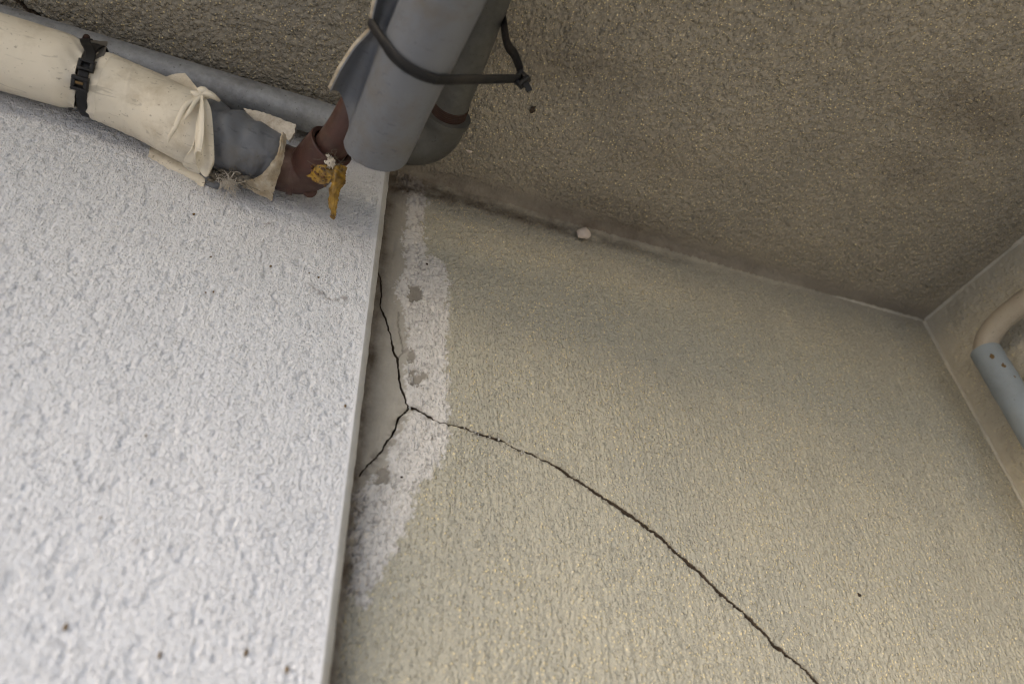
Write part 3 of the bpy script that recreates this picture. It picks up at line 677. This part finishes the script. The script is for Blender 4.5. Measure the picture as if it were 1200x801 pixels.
# corner bead: a bevelled edge, then the return to the beige wall
zz = np.concatenate([np.linspace(GROUND_Z, .09, 12), np.linspace(.092, .738, 320)])
prof = [(XE, WHITE_Y), (XE + .0012, WHITE_Y + .0004), (XE + .0060, WHITE_Y + .0062), (XE + .0064, WHITE_Y + .0078), (XE + .0064, WALL_Y + .004)]
V = np.array([[(x + (fbm2(np.array([z * 90.]), np.array([i * 3.]), 81, 3)[0] - .5) * .0011 * (i > 0), y, z) for i, (x, y) in enumerate(prof)] for z in zz])
i = np.arange(V.shape[0] * 5).reshape(-1, 5)
link('corner_bead', mesh_from(V.reshape(-1, 3), np.stack([i[:-1, :-1], i[:-1, 1:], i[1:, 1:], i[1:, :-1]], -1).reshape(-1, 4)), M_BEAD, white)

# ------------------------------------------------------------------ galvanised pipe along the top of the white wall
gp = thing('galvanised_pipe', 'weathered galvanised steel pipe behind the lagging, with elbow', 'pipe', (-.1, .485, .705))
GZ, GY = .7045, .4845
tube('pipe_run', [(-1.6, GY, GZ + .001), (-.6, GY, GZ), (.062, GY, GZ)], .0185, M_GALV, gp, 40, 30)
el = [(.050, GY, GZ), (.070, GY, GZ)] + [(.082 + .036 * math.sin(t), GY - .036 + .036 * math.cos(t), GZ) for t in np.linspace(0.1, math.pi / 2, 7)] + [(.118, .440, GZ), (.118, .4335, GZ)]
tube('elbow', el, .0232, M_GALVD, gp, 40, 60, label='dull grey threaded elbow fitting')
tube('elbow_rim', [(.118, .438, GZ), (.118, .431, GZ)], .0262, M_GALVD, gp, 40, 6)
b = MB(); 
def ring(name, c, axis, R, r, mat, parent):
    f = frame(axis, (0.1, .3, 1)); t = np.linspace(0, 2 * math.pi, 29)
    return tube(name, [np.asarray(c) + R * (math.cos(k) * f[1] + math.sin(k) * f[2]) for k in t], r, mat, parent, 8, 57, (0, 0, 1))
ring('cast_mark', (.088, .470, GZ - .0225), (.25, .35, 1), .0055, .0009, M_GALVD, gp)
tube('thread_ring', [(.118, .432, GZ), (.118, .418, GZ)], .0192, M_RUST, gp, 40, 40, disp=lambda s, ph: .0007 * np.sin(s * 6 * 2 * math.pi + ph), label='rusty bare thread')
tube('riser', [(.118, .419, GZ), (.121, .1, GZ - .001), (.126, -.5, GZ - .002)], .0192, M_GALVD, gp, 40, 20)

# ------------------------------------------------------------------ brown drain pipe with its lagging, along the white wall
lag = thing('lagged_pipe', 'brown pipe in torn cream and grey lagging along the white wall', 'pipe', (-.15, .48, .60))
E = [np.array(p) for p in M['elbow']]
tube('pipe_run', [(-1.6, .4765, .650), (-.26, .4765, .650), (-.16, .480, .633), E[0], E[1]], .0205, M_BROWN, lag, 32, 60)
cor = E[2]
hub = [E[0] + (0, 0, 0), E[1], E[1] * .55 + cor * .45 + np.array([.001, .0, 0]), cor * .78 + E[1] * .1 + E[3] * .12, cor * .55 + E[3] * .45]
elb = tube('elbow', hub, [.0232, .0232, .0232, .0228, .0215], M_BROWN, lag, 40, 40)
ax = E[3] - cor; ax /= np.linalg.norm(ax)
tube('weld_collar', [E[1] * .35 + cor * .65 - np.array([.003, 0, 0]), E[1] * .35 + cor * .65 + np.array([.003, 0, 0])], .0240, M_BROWN, elb, 40, 5)
def socket():
    P = [cor + ax * .006, cor + ax * .012, E[3] - ax * .001, E[3], E[3] - ax * .001, E[3] - ax * .014]
    R = [.0212, .0229, .0232, .0222, .0188, .0180]
    V, Q, T = tube_rings(np.array(P), lambda i, ph: R[i] + 0 * ph, 48, (0, -.6, -.8), False, True)
    # rings follow the axis, so build them about a fixed frame
    f = frame(ax, (0, -.6, -.8)); n = 48; V = []
    for p, r in zip(P, R):
        for k in range(n):
            t = 2 * math.pi * k / n; V.append(p + r * (math.cos(t) * f[1] + math.sin(t) * f[2]))
    V.append(P[-1]); Q = [(i * n + k, i * n + (k + 1) % n, (i + 1) * n + (k + 1) % n, (i + 1) * n + k) for i in range(len(P) - 1) for k in range(n)]
    T = [(len(V) - 1, 5 * n + k, 5 * n + (k + 1) % n) for k in range(n)]
    return link('socket', mesh_from(np.array(V), Q, T), M_BROWN, lag)
socket()
tube('plug', [M['plug'][0], np.array(M['plug'][0]) * .35 + np.array(M['plug'][1]) * .65, M['plug'][1]], [.0085, .0082, .0066], M_BROWN, elb, 24, 12)

def wrinkle(s, ph, ends):
    w = np.zeros_like(ph)
    for e, k in ends:
        w += k * math.exp(-abs(s - e) / .13) * (np.sin(ph * 5 + 1.3 + abs(s - e) * 9) * .5 + np.abs(np.sin(ph * 7 + .4 - abs(s - e) * 14)) ** 3 * .9)
    return w
def jl(s, ph):
    pin = math.exp(-((1 - s) / .035) ** 2)
    return -.0045 * pin + wrinkle(np.clip((s - .8) * 5, -4, 1), ph, [(1, .0024)]) + (fbm2(np.cos(ph) * 1.5 + 3 + s * 9, np.sin(ph) * 1.5 + 3, 91, 3) - .5) * .0022, .0022 * np.sin(ph * 2.3 + .5) * math.exp(-(1 - s) * 20)
shell('jacket', [(-1.6, .4765, .650), (-.6, .4765, .650), (-.36, .4765, .650), (-.30, .4765, .650), (-.2290, .4765, .6490)], [.034, .034, .034, .0345, .034], .0016, M_CREAM, lag, 96, 120, disp=jl)['label'] = 'cream lagging left of the black ties'
def jr(s, ph):
    pin = math.exp(-(s / .06) ** 2)
    sp = np.where(ph > math.pi, ph - 2 * math.pi, ph); cut = .030 * (1 - sstep(-.7, 1.3, sp))
    return -.0040 * pin + wrinkle(s, ph, [(0, .0024)]) + .0006 * math.exp(-((s - .16) / .006) ** 2) + .0005 * math.exp(-((s - .36) / .006) ** 2) + (fbm2(np.cos(ph) * 1.4 + 5 + s * 4, np.sin(ph) * 1.4 + 5, 92, 3) - .5) * .0026, cut * s - .003 * math.exp(-s * 14) * np.sin(ph * 2 - .4)
jack = shell('jacket', M['jacket_right'], [.0315, .0322, .0328, .0338, .0352, .0358], .0016, M_CREAM, lag, 128, 90, disp=jr); jack['label'] = 'cream lagging right of the black ties'
def slv(s, ph):
    rag = .0022 * (fbm2(ph * 7, ph * 0 + 2, 93, 3) - .5) + .006 * np.cos(ph - .9) * s - .010 * s * np.exp(-((np.mod(ph + math.pi, 2 * math.pi) - math.pi + 1.35) / .35) ** 2)
    d =   .0022 * np.sin(s * 26 + np.sin(ph * 2) * 1.3) * np.exp(-((s - .45) / .3) ** 2) + (fbm2(s * 9 + 0 * ph, ph * 1.7, 94, 3) - .5) * .0035
    return d, rag * (s > .8) * min(1, (s - .8) / .15 if s > .8 else 0)
shell('sleeve', M['sleeve'], [.0335, .0338, .0325, .030, .0285, .0280], .0022, M_GREY, lag, 128, 90, disp=slv)['label'] = 'grey vinyl lagging next to the elbow'
sheet('fold', M['fold'], .0009, M_CREAM, lag, 44, 40, label='pinched fold of cream vinyl')
sheet('fold_skirt', [[r[0], r[1]] for r in M['fold_skirt']], .0009, M_CREAM, lag, 10, 40)
for k, r_ in (('crease_a', [.001, .0024, .0027, .0024, .0022, .0018, .0004]), ('crease_b', [.0014, .0022, .0020, .0006]), ('crease_c', [.0026, .0036, .003, .0015])):
    tube('crease', M[k], r_, M_CREAM, jack, 14, 40)
kn = MB(); rs = np.random.RandomState(8); k0 = np.array(M['crease_a'][0])
for d_ in ((0, 0, 0), (.004, -.001, .001), (-.004, 0, -.001), (.001, -.003, .002)): kn.lump(k0 + np.array(d_), .0042, rs, (1.2, .9, .9), 9, 7, .2)
kn.build('knot', M_CREAM, jack, smooth=True)
sheet('flap', M['flap_low'], .0012, M_CREAM, lag, 30, 16, .0004, 2, .0008, 'loose cream edge hanging below')
sheet('flap', M['flap_grey'], .0012, M_GREY, lag, 26, 14, .0006, 3, .0004, 'curled grey edge hanging below')
sheet('flap', M['flap_top'], .001, M_CREAM, lag, 20, 16, .0002, 4, .0004, 'cream corner sticking up behind')
sheet('inner_wrap', M['wrap_gap'], .001, M_GREYDK, lag, 24, 16, .0004, 5, .0008, 'dark grey wrap showing between the jackets')
sheet('felt_lining', M['felt_top'], .003, M_PAPER, lag, 30, 14, .0008, 6, .0006, 'pale felt edge above the grey lagging')
sheet('felt_lining', M['felt_low'], .0022, M_FELT, lag, 34, 16, .0009, 7, .0008, 'pale felt corner below the grey lagging')

# ------------------------------------------------------------------ grey wrapped pipe running out under the soffit
wr = thing('wrapped_pipe', 'brown pipe in a loose grey vinyl wrap under the soffit', 'pipe', (.05, .35, .60))
tube('pipe_run', [E[3] - ax * .02, E[3], E[4], E[5], E[6], E[6] + (.012, -.2, -.01), E[6] + (.03, -.6, -.03)], .0166, M_BROWN, wr, 36, 60)
A0, A1 = np.array(M['duct'][0]), np.array(M['duct'][1]); AD = (A1 - A0) / (A0[1] - A1[1])      # per metre of -y
def duct_axis(y): return A0 + AD * (A0[1] - y)
RD = .0305
def section(y):
    """cross-section (x, z about the axis) of the wrap at distance y: hidden top, right, underside, left, then the peeled edge"""
    th = np.radians(np.linspace(75, -172, 44)); pts = [(RD * math.cos(t), RD * math.sin(t)) for t in th]
    ks = [.10, .24, .275, .30, .33, .365, .399]
    ex = [[(-.0292, .018), (-.038, .021), (-.0465, .010)], [(-.0292, .018), (-.038, .021), (-.0455, .008)], [(-.0294, .016), (-.0365, .0185), (-.0430, .0060)],
          [(-.0298, .012), (-.0340, .0170), (-.0395, .0130)], [(-.0292, .016), (-.0365, .0225), (-.0450, .0140)],
          [(-.0288, .018), (-.0390, .0225), (-.0495, .0070)], [(-.0288, .018), (-.0395, .0225), (-.0505, .0060)]]
    y = min(max(y, .10), .399)
    e = [tuple(np.interp(y, ks, [x[i][j] for x in ex]) for j in (0, 1)) for i in range(3)]
    return spline([pts[-1]] + e, 18)[1:], pts
rows = []
ys = np.concatenate([np.linspace(-.5, .10, 12), np.linspace(.11, .399, 64)])
for y in ys:
    e, p = section(y); c = duct_axis(y); full = np.array(list(p) + list(e))
    n_ = len(full); u = np.linspace(0, 1, n_)
    yy = np.full(n_, y)
    if y > .3:                                             # the end is cut a little askew
        k = (y - .3) / .099; ang = np.linspace(0, 1, n_)
        yy = yy + k * (.007 * np.sin(ang * 3.2) - .034 * sstep(.76, 1.0, ang) + .0016 * (fbm2(ang * 40, ang * 0, 95, 3) - .5))
    w_ = (fbm2(u * 5, np.full(n_, y * 18), 96, 3) - .5) * .0016
    rr_ = np.hypot(full[:, 0], full[:, 1]); full = full * (1 + w_ / rr_)[:, None]
    rows.append(np.stack([c[0] + full[:, 0], yy, c[2] + full[:, 1]], 1))
Gd = np.array(rows)
def thick_grid(name, Gd, t, mat, parent, inward):
    nu, nv = Gd.shape[:2]; N = np.cross(np.gradient(Gd, axis=0), np.gradient(Gd, axis=1)); N /= np.linalg.norm(N, axis=2)[..., None] + 1e-12
    if flip: N = -N
    V = np.concatenate([Gd.reshape(-1, 3), (Gd - N * t).reshape(-1, 3)]); i = np.arange(nu * nv).reshape(nu, nv); o_ = nu * nv
    q = np.stack([i[:-1, :-1], i[1:, :-1], i[1:, 1:], i[:-1, 1:]], -1).reshape(-1, 4)
    loop = np.concatenate([i[:-1, 0], i[-1, :-1], i[:0:-1, -1], i[0, :0:-1]]); nx = np.roll(loop, -1)
    return link(name, mesh_from(V, np.concatenate([q, q[:, ::-1] + o_, np.stack([nx, loop, loop + o_, nx + o_], 1)])), mat, parent), Gd - N * t
_n = np.cross(Gd[41, 28] - Gd[40, 28], Gd[40, 29] - Gd[40, 28]); flip = _n[2] > 0      # outward: the underside faces down
ob, inner = thick_grid('wrap', Gd, .0014, M_GREY, wr, True)
lin, _ = thick_grid('lining', inner[:, -20:] + np.array([.0002, 0, .0004]), .0028, M_FELT, wr, True)
lin['label'] = 'pale lining under the peeled edge'

# ------------------------------------------------------------------ cable ties
def strap(name, pts, w, t, mat, parent, side, steps=260, teeth=0.0, closed=False):
    """flat band through pts; side(p, tangent) gives the outward direction; teeth = ribs across the band"""
    P = spline(pts, steps); T = np.gradient(P, axis=0); T /= np.linalg.norm(T, axis=1)[:, None]; V = []
    for k in range(steps):
        n_ = side(P[k]); n_ = n_ - T[k] * (n_ @ T[k]); n_ /= np.linalg.norm(n_); s_ = np.cross(T[k], n_)
        tt = t / 2 + (teeth if k % 3 else 0)
        for su, sn in ((-1, -1), (1, -1), (1, 1), (.78, 1), (.7, 1), (-.7, 1), (-.78, 1), (-1, 1)):
            V.append(P[k] + s_ * su * w / 2 + n_ * sn * (tt if abs(su) < .75 else t / 2))
    i = np.arange(steps * 8).reshape(steps, 8); j = np.roll(i, -1, 1)
    Q = np.stack([i[:-1], j[:-1], j[1:], i[1:]], -1).reshape(-1, 4)
    Q = np.concatenate([Q, [[i[0, 3], i[0, 2], i[0, 1], i[0, 0]], [i[0, 7], i[0, 4], i[0, 3], i[0, 0]], [i[-1, 0], i[-1, 1], i[-1, 2], i[-1, 3]], [i[-1, 0], i[-1, 3], i[-1, 4], i[-1, 7]]]])
    return link(name, mesh_from(V, Q), mat, parent, smooth=False)
def tie_head(c, f, w, l, d, parent, hole=.55):
    """f rows: along the strap, across, outward. A block with a slot through it."""
    b = MB(); c = np.asarray(c, float); k = (1 - hole) / 2
    for s_ in (-1, 1):
        b.box(c + f[0] * s_ * l / 2 * (1 - k), f, (l * k / 2, w / 2, d / 2))
        b.box(c + f[1] * s_ * w / 2 * (1 - k), f, (l * hole / 2 + .0002, w * k / 2, d / 2 * .94))
    b.box(c - f[2] * d * .25, f, (l * hole / 2 + .0003, w * hole / 2 + .0003, d * .12))
    return b.build('head', M_NYLON, parent, .0007)
tc = np.array([-.2200, .4765, .6465]); u1 = np.array([0, -.59, -.807]); u2 = np.array([0, -.807, .59])
def around(deg, r, x=0.0): t = math.radians(deg); return tc + np.array([x, 0, 0]) + r * (math.cos(t) * u1 + math.sin(t) * u2)
t1 = thing('cable_tie', 'black cable tie round cream lagging, upper buckle of the pair', 'cable tie', around(17, .034))
strap('strap', [around(d, .0345 + .0010 * (d > 70), .0015 - .012 * float(sstep(35, 80, d)) if d > 20 else 0) for d in range(-8, 100, 9)], .0085, .0015, M_NYLON, t1, lambda p: p - tc, 120)
fA = frame(around(25, .03) - around(10, .03), around(17, 1) - tc)
tie_head(around(18, .0372, .0015), fA, .0135, .0098, .0055, t1, .5)
tube('tail', [around(78, .0365, -.010), around(84, .0375, -.0105)], .0030, M_RUST, t1, 10, 6)
t2 = thing('cable_tie', 'black cable tie round cream lagging, lower open buckle of the pair', 'cable tie', around(-8, .034))
strap('strap', [around(d, .0338) for d in range(-350, -11, 10)], .0088, .0015, M_NYLON, t2, lambda p: p - tc, 200)
fB = frame(around(0, .03) - around(-16, .03), around(-8, 1) - tc)
hd2 = tie_head(around(-8, .0385, -.0005), fB, .0138, .0132, .0062, t2, .5)
b = MB(); b.box(around(-7, .0405, -.0005), fB, (.0012, .0032, .0008)); b.build('pawl', M_DEBRIS, hd2, .0003)

tb = [np.array(p) for p in M['tie_bottom']]; tk = [np.array(p) for p in M['tie_back']]; th_ = [np.array(p) for p in M['tie_head']]
t3 = thing('cable_tie', 'long ribbed black cable tie looped round the grey wrap and riser', 'cable tie', th_[0])
TY = .296
def duct_pt(deg, r, y=TY): t = math.radians(deg); c = duct_axis(y); return c + np.array([r * math.cos(t), 0, r * math.sin(t)])
lift = RD + .0022
dp = [duct_pt(d, lift, .2955 + .00010 * (d + 90)) for d in (-52, -64, -78, -92, -106, -120, -134, -148)]
hd = th_[0] + (-.002, 0, 0)
loop = [hd, hd * .67 + dp[0] * .33, hd * .33 + dp[0] * .67] + dp
fe = duct_axis(.2905) + (-.0425, 0, .0120)
loop += [dp[-1] * .6 + fe * .4, dp[-1] * .2 + fe * .8, fe + (-.0006, .0005, .003), duct_axis(.294) + (-.0405, 0, .030), duct_axis(.298) + (-.030, 0, .055), (.050, .302, .66), (.085, .306, .715), (.112, .306, GZ + .0205), (.134, .309, GZ + .012)]
loop += [tk[1], tk[2], tk[3], th_[0] + (.001, .0, .006)]
cen = np.array([.085, .30, .63])
strap('strap', loop, .0088, .0015, M_NYLON, t3, lambda p: p - cen, 900, .0006)
fC = frame(th_[1] - th_[0], (-.25, -.7, -.65)); tie_head(th_[0] + (.0005, 0, 0), fC, .0125, .0125, .0070, t3, .42)
strap('tail', [th_[0] + (.004, 0, -.002), th_[1], th_[2]], .0055, .0014, M_NYLON, t3, lambda p: np.array([-.25, -.7, -.65]), 12)

# ------------------------------------------------------------------ torn tape, cobweb and small things
tp = thing('torn_tape', 'mustard brown torn tape peeling off the brown pipe socket', 'tape', M['tape_hang'][0][1])
sheet('stuck_piece', M['tape_stuck'], .0008, M_LEAFY, tp, 26, 26, .0012, 11, .0016)
sheet('hanging_strip', M['tape_hang'], .0008, M_LEAFY, tp, 22, 46, .0009, 12, .0022)
sheet('torn_backing', M['tape_crumple'], .0007, M_PAPER, tp, 16, 16, .0014, 13, .0030)
rs = np.random.RandomState(77); b = MB(); st_ = np.array(M['tape_stuck']).reshape(-1, 3); cr_ = np.array(M['tape_crumple']).reshape(-1, 3)
for k in range(46): b.lump(st_[rs.randint(len(st_))] * .55 + st_[rs.randint(len(st_))] * .45 + rs.normal(size=3) * .0012 + (0, -.001, -.001), rs.uniform(.0007, .0019), rs, (1.2, .7, .8), 6, 4, .4)
b.build('crumbled_glue', M_LEAFY2, tp, smooth=True)
b = MB()
for k in range(40):
    p = cr_[rs.randint(len(cr_))] + rs.normal(size=3) * .002; d = rs.normal(size=3) * (.008, .004, .006)
    b.strand(spline([p, p + d * .5 + rs.normal(size=3) * .002, p + d], 6), .00022)
for k in range(26):
    t_ = rs.uniform(0, 1); p = E[3] + np.array([.010 + .016 * t_, -.004, -.010 + .012 * t_]) + rs.normal(size=3) * .002; d = np.array([.012, -.004, .002]) * rs.uniform(.3, 1) + rs.normal(size=3) * .003
    b.strand(spline([p, p + d * .5 + rs.normal(size=3) * .002, p + d], 6), .00022)
b.build('loose_fibres', M_WEB, tp, smooth=True)
cw = thing('cobweb_clump', 'dusty cobweb clump with a pale tuft under the grey lagging', 'cobweb', M['cobweb'][2])
rs = np.random.RandomState(21); b = MB(); pts = [np.array(p) for p in M['cobweb']]
for k in range(70):
    p = spline(pts[:6], 50)[rs.randint(50)] + rs.normal(size=3) * (.004, .002, .0025)
    b.lump(p, rs.uniform(.0008, .0026), rs, (1.4, .8, .8), 6, 4, .4)
for k in range(90):
    p = spline(pts[:6], 50)[rs.randint(50)] + rs.normal(size=3) * .003; d = rs.normal(size=3) * (.010, .005, .006)
    b.strand(spline([p, p + d * .5 + rs.normal(size=3) * .002, p + d], 7), .00022)
b.build('dusty_web', M_WEB, cw, smooth=True)
b = MB(); c = np.array(M['rag_end'][0])
for k in range(14): b.lump(c + rs.normal(size=3) * .0024, rs.uniform(.001, .0024), rs, (1, 1, 1), 6, 4, .35)
for k in range(120):
    p = c + rs.normal(size=3) * .0028; d = rs.normal(size=3) * .0055
    b.strand(spline([p, p + d * .5 + rs.normal(size=3) * .0018, p + d], 6), .00025)
b.build('pale_tuft', M_TUFT, cw, smooth=True)
cx, _cy, cz = M['cocoon'][0]; rs = np.random.RandomState(5)
b = MB(); b.lump((cx, .541, cz), .0096, rs, (1.1, .75, .85), 8, 5, .16)
o = b.build('cocoon', M_PALE, smooth=True); tag(o, 'small pale lump stuck just below the soffit on the beige wall', 'cocoon')
def crumb(name, p, r, mat, label, cat, group=None, squash=(1, 1, 1), seed=0):
    b = MB(); b.lump(p, r, np.random.RandomState(seed), squash, 7, 5, .35); o = b.build(name, mat, smooth=True)
    return tag(o, label, cat, group)
crumb('mud_spot', (*M['mud'][0], SOFFIT_Z - .001), .0040, M_MUD, 'dark mud spot on the soffit beyond the tie buckle', 'mud spot', None, (.8, 1.3, .6), 1)
crumb('paint_flake', (*M['seed'][0], SOFFIT_Z - .003), .0036, M_PALE, 'tiny white flake on the soffit right of the elbow', 'flake', None, (1.4, .5, .5), 2)
for k, ((x, z), lb) in enumerate(zip(M['ww_specks_big'], ('brown seed scrap farthest left near the foot of the white wall', 'brown scrap low on the white wall, right of the leftmost one',
        'ochre scrap low on the white wall, higher of the two by its edge', 'ochre scrap lowest on the white wall, nearest its edge'))):
    crumb('debris_scrap', (x, WHITE_Y - .0015, z), .0018, M_DEBRIS, lb, 'debris', 'brown scraps stuck low on the white wall', (.7, .5, 1.2), 30 + k)
SPECKS = ('brown speck on the white stucco straight below the cobweb clump', 'brown speck on the white stucco midway between cobweb and paired specks',
          'lone dark speck on the white stucco below the brown elbow', 'right one of two close specks on the white stucco',
          'dark speck just above the grey smear on the white stucco', 'brown speck at mid height in the middle of the white wall',
          'brown speck at mid height beside the edge of the white wall', 'left one of two close specks on the white stucco',
          'faint speck above the left end of the grey smear', 'ochre speck on the white wall above the low brown scraps')
for k, ((x, z), lb) in enumerate(zip(M['ww_specks'], SPECKS)):
    crumb('debris_speck', (x, WHITE_Y - .0014, z), (.0011, .0009, .0011, .0010, .0010, .0009, .0012, .0008, .0008, .0008)[k], M_DEBRIS, lb, 'debris', 'tiny specks on the white wall', (1, .6, 1.2), 50 + k)
for k, ((x, z), lb) in enumerate(zip(M['bw_specks'], ('black speck low on the beige wall right of the long crack', 'dark speck near the top of the beige wall', 'dark speck on the whitish patch below the crack fork'))):
    crumb('dark_speck', (x, WALL_Y - .0012, z), .0018 if k == 0 else .0012, M_MUD, lb, 'speck', None, (1.2, .6, 1), 80 + k)

# ------------------------------------------------------------------ bent pipe on the side wall
hp = thing('bent_pipe', 'beige bent pipe entering a blue grey foam sleeve at right', 'pipe', (.90, .4687, .45))
tube('pipe', [(.90, .4687, .50), (.90, .4687, .585), (.90, .4675, .6000), (.90, .455, .6135), (.90, .4326, .6215), (.90, .405, .6235), (.90, .30, .6235), (.90, -.3, .6235)], .0150, M_HPIPE, hp, 32, 90)
hose = shell('sleeve', [(.90, .4687, -1.3), (.90, .4687, -.2), (.90, .4687, .3), (.90, .4687, .5), (.90, .4687, .5985)], [.0192, .0192, .0192], .004, M_HOSE, hp, 48, 120, (-.6, -.6, -.3),
      lambda s, ph: ((fbm2(np.cos(ph) * 2 + 3 + s * 30, np.sin(ph) * 2, 97, 3) - .5) * .0012, .0012 * (fbm2(ph * 4, ph * 0, 98, 2) - .5)))
for (deg, z, r_) in ((-28, .577, .0042), (-8, .560, .0042), (8, .541, .0030)):
    t = math.radians(deg - 115); p = np.array([.90 + .0190 * math.cos(t), .4687 + .0190 * math.sin(t), z]); b = MB()
    nrm = np.array([math.cos(t), math.sin(t), 0]); f = frame((0, 0, 1), nrm)
    b.lump((0, 0, 0), r_, np.random.RandomState(int(z * 1000)), (1, .6, .16), 9, 5, .3)
    b.v = [p + v[0] * f[0] + v[1] * f[1] + v[2] * f[2] for v in b.v]
    b.build('tear', M_DEBRIS, hose, smooth=True)
